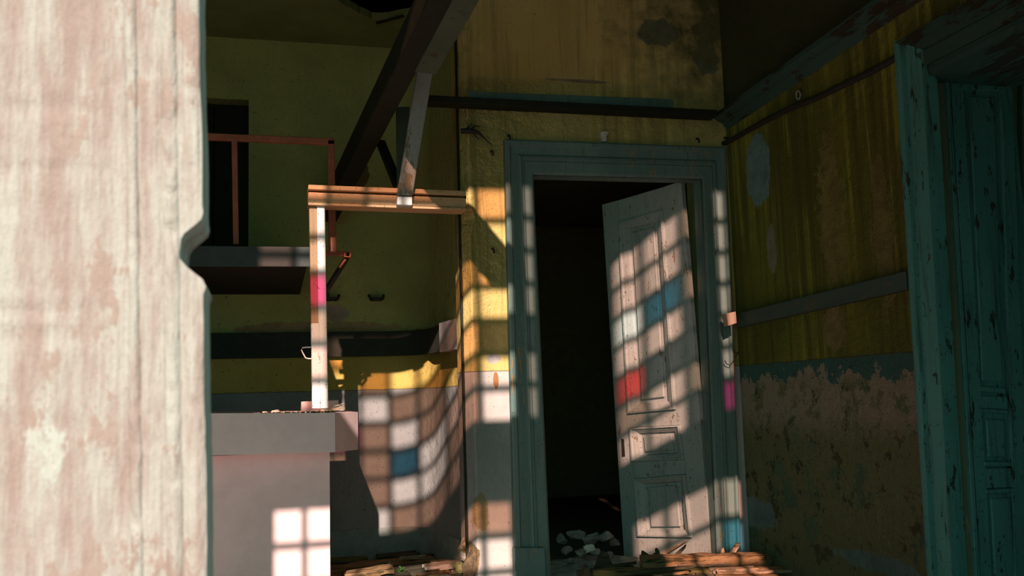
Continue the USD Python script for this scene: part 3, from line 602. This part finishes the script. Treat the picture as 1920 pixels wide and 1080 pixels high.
def chunk(r, seed, flat_=.7):
    m = trimesh.creation.icosphere(3 if r > .03 else 2, 1.0); v = np.array(m.vertices)
    d = .65 + .7 * meshkit.fbm(v * 1.1 + seed * 3.1, 3, seed); rs = np.random.RandomState(seed)
    for _ in range(11):                                 # broken faces
        n = rs.normal(size=3); n /= np.linalg.norm(n); h = v @ n; v = np.where((h > .52)[:, None], v - np.outer(h - .52, n), v)
    v = v * (d + .22 * (meshkit.fbm(v * 4.5 + seed, 3, seed + 5) - .5))[:, None] * np.array([1, .85, flat_]) * r
    return trimesh.Trimesh(v, m.faces, process=False)

# heap of rotten boards in front of the far door
def mound(cx, cy, rx, ry, h, seed, n=26):
    r = []
    for i in range(n + 1):
        f = i / n; ring = []
        for a in np.linspace(0, 2 * np.pi, 36, endpoint=False):
            x, y = cx + rx * f * math.cos(a), cy + ry * f * math.sin(a)
            z = h * (1 - f ** 2) * (.65 + .7 * meshkit.fbm(np.array([[x * 9, y * 9, seed]]), 4, seed)[0]) - (.03 if i == n else 0) + .02 * (meshkit.noise(np.array([[x * 40, y * 40, seed]]), seed)[0] - .5) * (1 - f)
            ring.append([x, y, z])
        r.append(ring)
    m = strip(r, True)
    if m.face_normals[:, 2].mean() < 0: m.invert()
    return m
obj('debris_mound', mound(2.45, 5.56, .66, .24, .06, 3), M_grit, label='mound of gritty dirt and splinters under the broken boards', cat='dirt', kind='stuff')
BD = 'broken boards heaped before the far door'
def bd(x0, y0, x1, y1, Y, w, t, mi, seed, label, Y2=None, roll=0., name='broken_board', group=BD, jag=.06):
    p, q = onY(x0, y0, Y), onY(x1, y1, Y if Y2 is None else Y2); L = np.linalg.norm(q - p)
    return obj(name, place(plank(L, w, t, seed, min(jag, L * .3)), p, q, roll), M_rot[mi], label=label, cat='board', group=group, smooth=40)
bd(1196, 1055, 1441, 1048, 5.68, .15, .07, 0, 11, 'thick rotten plank topping the heap, sunlit along its right end', jag=.10)
bd(1336, 1071, 1420, 1067, 5.50, .10, .03, 1, 12, 'short pale plank just below the thick rotten plank')
bd(1105, 1072, 1330, 1071, 5.50, .10, .03, 4, 13, 'long dark mossy board under the left half of the heap')
bd(1085, 1076, 1192, 1066, 5.66, .12, .03, 2, 14, 'blackened board sloping up from the left end of the heap')
bd(1392, 1070, 1466, 1067, 5.57, .12, .035, 0, 15, 'brown board with a torn end jutting out at the right of the heap', jag=.12)
bd(1425, 1073, 1490, 1070, 5.48, .03, .014, 1, 16, 'thin sunlit splinter pointing right, farthest right of the heap', jag=.1, name='wood_splinter')
bd(1345, 1084, 1470, 1082, 5.36, .10, .03, 0, 17, 'bottom board of the heap at its sunlit right half')
bd(1150, 1087, 1330, 1085, 5.36, .12, .03, 2, 18, 'bottom dark board of the heap at its left half')
def shard(pts, Y, d, mi, label, name='wood_shard'):
    poly = Polygon([tuple(onY(x, y, Y)[[0, 2]]) for x, y in pts]).buffer(0); m = extr(poly, d, xz(Y)); return obj(name, m, M_rot[mi], label=label, cat='wood shard', group='shards standing in the heap')
shard([(1204, 1056), (1207, 1033), (1213, 1037), (1219, 1041), (1227, 1046), (1236, 1052), (1250, 1058)], 5.775, .035, 2, 'jagged black wedge of wood rising at the left of the heap')
shard([(1233, 1056), (1229, 1041), (1226, 1039), (1231, 1037), (1230, 1030), (1233, 1028), (1237, 1034), (1242, 1056)], 5.775, .02, 2, 'black finger of wood standing upright in the heap')
shard([(1254, 1050), (1287, 1021), (1286, 1026), (1268, 1050)], 5.775, .012, 2, 'dark stick leaning to the right across the foot of the door')
shard([(1296, 1052), (1304, 1039), (1315, 1038), (1312, 1046), (1306, 1052)], 5.775, .02, 3, 'small grey flake propped on the thick plank')
shard([(1352, 1050), (1353, 1030), (1357, 1027), (1360, 1040), (1364, 1050)], 5.775, .012, 1, 'pale upright stub in front of the casing foot')
shard([(1363, 1046), (1380, 1019), (1389, 1018), (1386, 1026), (1372, 1048)], 5.79, .012, 1, 'pale sunlit slat leaning against the right casing foot')
shard([(1094, 1086), (1096, 1066), (1102, 1060), (1106, 1068), (1104, 1086)], 5.55, .05, 2, 'charred stump at the far left of the heap')
shard([(1118, 1070), (1126, 1044), (1133, 1035), (1140, 1037), (1146, 1054), (1160, 1066)], 5.75, .05, 2, 'dark splintered block at the left, in front of the doorway')
for i, (x0, y0, x1, y1, Y, mi, lab) in enumerate([(1112, 1064, 1200, 1055, 5.70, 2, 'long dark splinter along the back left of the heap'), (1180, 1074, 1300, 1062, 5.40, 2, 'dark splinter slanting up to the right at the front of the heap'), (1268, 1062, 1372, 1058, 5.585, 1, 'pale straight splinter under the thick plank'), (1400, 1076, 1452, 1070, 5.44, 1, 'short pale splinter below the torn brown board'), (1240, 1078, 1292, 1072, 5.42, 0, 'brown splinter low in the middle of the heap'), (1300, 1075, 1345, 1079, 5.45, 2, 'black splinter slanting down at the front middle of the heap'), (1135, 1066, 1170, 1058, 5.75, 2, 'short black splinter behind the left boards')]):
    bd(x0, y0, x1, y1, Y, .035, .014, mi, 90 + i, lab, name='wood_splinter', group='splinters in the heap', jag=.09)
# rubble in the doorway
rs = np.random.RandomState(21)
obj('rubble_mound', mound(2.28, 6.55, .62, .50, .075, 9), M_rubble, label='low bank of plaster dust filling the dark doorway', cat='rubble', kind='stuff')
for i, (x, y, r, lab) in enumerate([(1052, 1010, .07, 'rounded lump at the left jamb, upper'), (1078, 1003, .085, 'big lump left of the middle of the doorway'), (1105, 1012, .09, 'biggest lump in the middle of the doorway'), (1132, 1008, .08, 'big lump right of the middle of the doorway'), (1150, 1018, .07, 'lump beside the free edge of the door leaf'),
        (1060, 1032, .06, 'small lump low at the left jamb'), (1090, 1036, .075, 'lump low in front, left of middle'), (1118, 1034, .06, 'pale lump low in front, right of middle'), (1070, 1052, .05, 'lowest lump near the left jamb'), (1142, 1040, .055, 'small lump under the door edge')]):
    p = onY(x, y, 6.75 - .05 * (i % 4) - (.25 if i > 4 else 0)); m = chunk(r * .82, 30 + i, .75); m.apply_translation(p)
    obj('rubble_lump', m, M_rubble, label=f'plaster rubble, {lab}', cat='rubble', group='plaster rubble in the far doorway')
obj('pale_plaster_flake', place(plank(.08, .05, .012, 5, .02), onY(1098, 1030, 6.28), onY(1112, 1026, 6.28), .9), M_crumb, label='pale flake of plaster lying on the doorway rubble', cat='plaster flake')
# alcove floor of rotten boards
fb = thing('floor_alcove', kind='structure', label='rotten dark floorboards of the alcove')
rs = np.random.RandomState(8); yy = 6.02
while yy < 7.62:
    wdt = rs.uniform(.085, .14); x = -.2 + rs.uniform(-.3, .2); xe = float(np.interp(yy + wdt, prof[::-1][:, 1], prof[::-1][:, 0])) - .02
    while x < xe - .05:
        L = rs.uniform(.22, .75); x2 = min(x + L, xe)
        if rs.rand() > .12:
            mi = rs.choice([2, 2, 4, 0, 2]); 
            if yy < 7.1 and x > .95: mi = rs.choice([0, 1, 3])
            m = plank(x2 - x, wdt, .03, int(rs.randint(1e6)), min(.09, (x2 - x) * .3), 8); m = place(m, (x, yy + wdt / 2, .02 + rs.uniform(0, .018)), (x2, yy + wdt / 2 + rs.uniform(-.012, .012), .02 + rs.uniform(0, .03)), rs.uniform(-.12, .12))
            obj('plank', m, M_rot[mi], fb, smooth=40)
        x = x2 + rs.uniform(.005, .05)
    yy += wdt + .012
bd(642, 1080, 738, 1066, 6.72, .16, .04, 0, 41, 'ochre rotten board lying loose on the alcove floor near the counter', name='loose_board', group='loose boards on the alcove floor')
bd(792, 1066, 872, 1056, 6.80, .14, .035, 3, 42, 'pinkish painted board lying loose on the alcove floor by the pilaster', name='loose_board', group='loose boards on the alcove floor')
bd(806, 1056, 868, 1051, 6.95, .10, .03, 1, 43, 'pale board behind the painted one, at the right wall of the alcove', name='loose_board', group='loose boards on the alcove floor')
bd(748, 1047, 800, 1043, 7.2, .04, .02, 1, 44, 'thin pale lath across the middle of the alcove floor', name='loose_board', group='loose boards on the alcove floor')
for i, (x, y, Y, r, fl, lab) in enumerate([(872, 1030, 6.22, .075, 1.3, 'crumbled plaster lump at the foot of the pilaster, upper'), (884, 1062, 6.05, .10, 1.5, 'brown crumbled lump at the foot of the pilaster, lower front'), (862, 1066, 6.2, .09, .8, 'mossy crumbled lump left of the pilaster foot')]):
    m = chunk(r * .85, 60 + i, fl); m.apply_translation(onY(x, y, Y)); obj('plaster_lump', m, M_rot[3] if i == 0 else M_rot[4] if i == 2 else M_brick, label=lab, cat='rubble', group='lumps at the pilaster foot', smooth=30)
# a little weed on the alcove floor
g = G(); tl_ = g('translucent_bsdf', 'BSDF', color=(.10, .30, .04)); df = g('principled_bsdf', 'BSDF', base_color=(.06, .20, .03), roughness=.6); mx = g('mix_closure', 'closure', fac=.4, closure1=df, closure2=tl_)
M_leaf = usdkit.material(stage, '/World/Looks/weed_leaf', g.n, g.l, surface=str(mx))
wd = thing('weed', 'small green weed sprouting between the alcove floorboards', 'weed')
wp = onY(752, 1080, 6.70)
obj('stem', tube([wp + [0, 0, -.03], wp + [.004, 0, .02], wp + [0, .004, .05]], .003, 6), M_leaf, wd)
for k in range(7):
    a = k * 2.4; d = np.array([math.cos(a), math.sin(a), .5]); s = np.cross(d, [0, 0, 1]); s /= np.linalg.norm(s); L = .05 - .003 * k
    b = wp + [0, 0, .015 + .006 * k]; up = np.array([0, 0, .0012])
    tp = np.array([b, b + d * L * .45 + s * L * .28, b + d * L, b + d * L * .45 - s * L * .28]); obj('leaf', hexa(tp, tp + up), M_leaf, wd)
# grit and crumbs on the counter
zc = zt
rs = np.random.RandomState(2); cr = []
for k in range(300):
    x = rs.uniform(-.4, .37); y = rs.uniform(5.765, 5.85); q_ = rs.uniform(.003, .012)
    m = chunk(q_, int(rs.randint(900)), .7); m.apply_translation([x, y, zc + q_ * .8]); cr.append(m)
obj('counter_grit', cat(*cr), M_grit, label='brown grit strewn along the front edge of the counter top', cat='grit', kind='stuff')
for i, (x, y, r, fl, lab) in enumerate([(497, 768, .026, .5, 'left piece of broken white plaster on the counter'), (516, 767, .036, .5, 'largest piece of broken white plaster on the counter'), (536, 768, .024, .45, 'white plaster piece right of the largest one on the counter'), (556, 769, .02, .4, 'rightmost brownish plaster piece on the counter')]):
    m = chunk(r * 1.25, 80 + i, fl); b = onY(x, y, 5.90); m.apply_translation([b[0], 5.90, zc + r * fl * .8]); obj('plaster_piece', m, M_crumb, label=lab, cat='plaster piece', group='plaster pieces on the counter', smooth=30)
bd(606, 770, 643, 765, 5.86, .035, .014, 1, 51, 'pale splinter of wood lying by the foot of the white post', name='wood_splinter', Y2=5.98, group='splinters on the counter', jag=.02)
bd(622, 763, 645, 756, 5.95, .012, .006, 1, 52, 'thin upturned splinter at the right end of the counter', name='wood_splinter', Y2=6.0, group='splinters on the counter', jag=.01)
# small ironwork and odds and ends
obj('wire_handle', tube([onY(x, y, 5.90) for x, y in [(586, 651), (575, 651), (567, 652), (565, 656), (569, 664), (573, 671), (579, 672.5), (587, 672)]], .0045), M_white, label='small bent wire handle on the left of the white post', cat='wire', smooth=True)
for i, (x, lab) in enumerate([(705, 'dark iron hook in the alcove wall, right of the two'), (621, 'dark iron hook in the alcove wall just right of the post')]):
    hk = thing('iron_hook', lab, 'hook'); c = onY(x, 561, 7.66)
    obj('plate', bx(c[0] - .045, c[0] + .045, 7.60, 7.70, c[2] - .012, c[2] + .012), M_iron, hk)
    obj('prong', tube([c + [-.06, -.02, .03], c + [-.05, -.05, 0], c + [-.03, -.06, -.015]], .012), M_iron, hk); obj('prong', tube([c + [.06, -.02, .03], c + [.05, -.05, 0], c + [.03, -.06, -.015]], .012), M_iron, hk)
tg = thing('wooden_tag', 'small pinkish tag fixed above the middle of the far door', 'tag')
obj('tag_board', pbox([(1127, 247), (1136, 246), (1138, 265), (1128, 266)], 5.975, .03, .001), M_crumb, tg); obj('torn_corner', pbox([(1135, 246), (1143, 248), (1138, 254), (1135, 254)], 5.98, .02, 0), M_crumb, tg)
for i, (x, y, lab) in enumerate([(1306, 264, 'bent nail above the right end of the far door casing'), (1358, 262, 'bent nail in the corner by the end of the cable'), (953, 258, 'bent nail above the left end of the far door casing'), (921, 287, 'bent nail on the pilaster below the root'), (923, 470, 'dark nail head in the sunlit pilaster')]):
    p = onY(x, y, 5.995); obj('bent_nail', tube([p + [0, .03, .012], p + [0, -.02, .012], p + [.004, -.028, .0], p + [.006, -.024, -.022]], .007), M_iron, label=lab, cat='nail')
rt_ = thing('dry_root', 'black dry root creeping from the crack at the pilaster edge', 'root')
def rr_(pts, Y0=5.97): return [onY(x, y, Y0 - .012 * k) for k, (x, y) in enumerate(pts)]
obj('main_shoot', tube(rr_([(864, 246), (876, 245), (888, 246), (899, 250), (908, 259), (916, 267), (925, 274)]), np.array([.018, .017, .015, .011, .005, .004, .002])), M_iron, rt_, smooth=True)
for pts, r in (([(872, 244), (880, 238), (885, 231)], .006), ([(882, 244), (890, 236), (899, 237)], .007), ([(884, 246), (891, 254), (898, 261)], .007), ([(876, 242), (878, 234), (875, 229)], .005)):
    obj('twig', tube(rr_(pts), np.linspace(r, r * .4, 3)), M_iron, rt_, smooth=True)
obj('hanging_wire', tube([onY(x, y, 5.93) for x, y in [(1374, 652), (1378, 660), (1381, 663), (1386, 659), (1380, 668), (1374, 678), (1369, 685), (1362, 682), (1359, 676)]], .003, 6), M_iron, label='thin curled wire hanging at the corner below the batten', cat='wire', smooth=True)
lk = [onX(1497 + 4 * math.cos(a), 178 + 8 * math.sin(a), XR - .012) for a in np.linspace(0, 2 * np.pi, 13)]
obj('iron_ring', tube(lk, .006), M_rubble, label='little iron ring on the right wall above the cable', cat='ring', smooth=True)
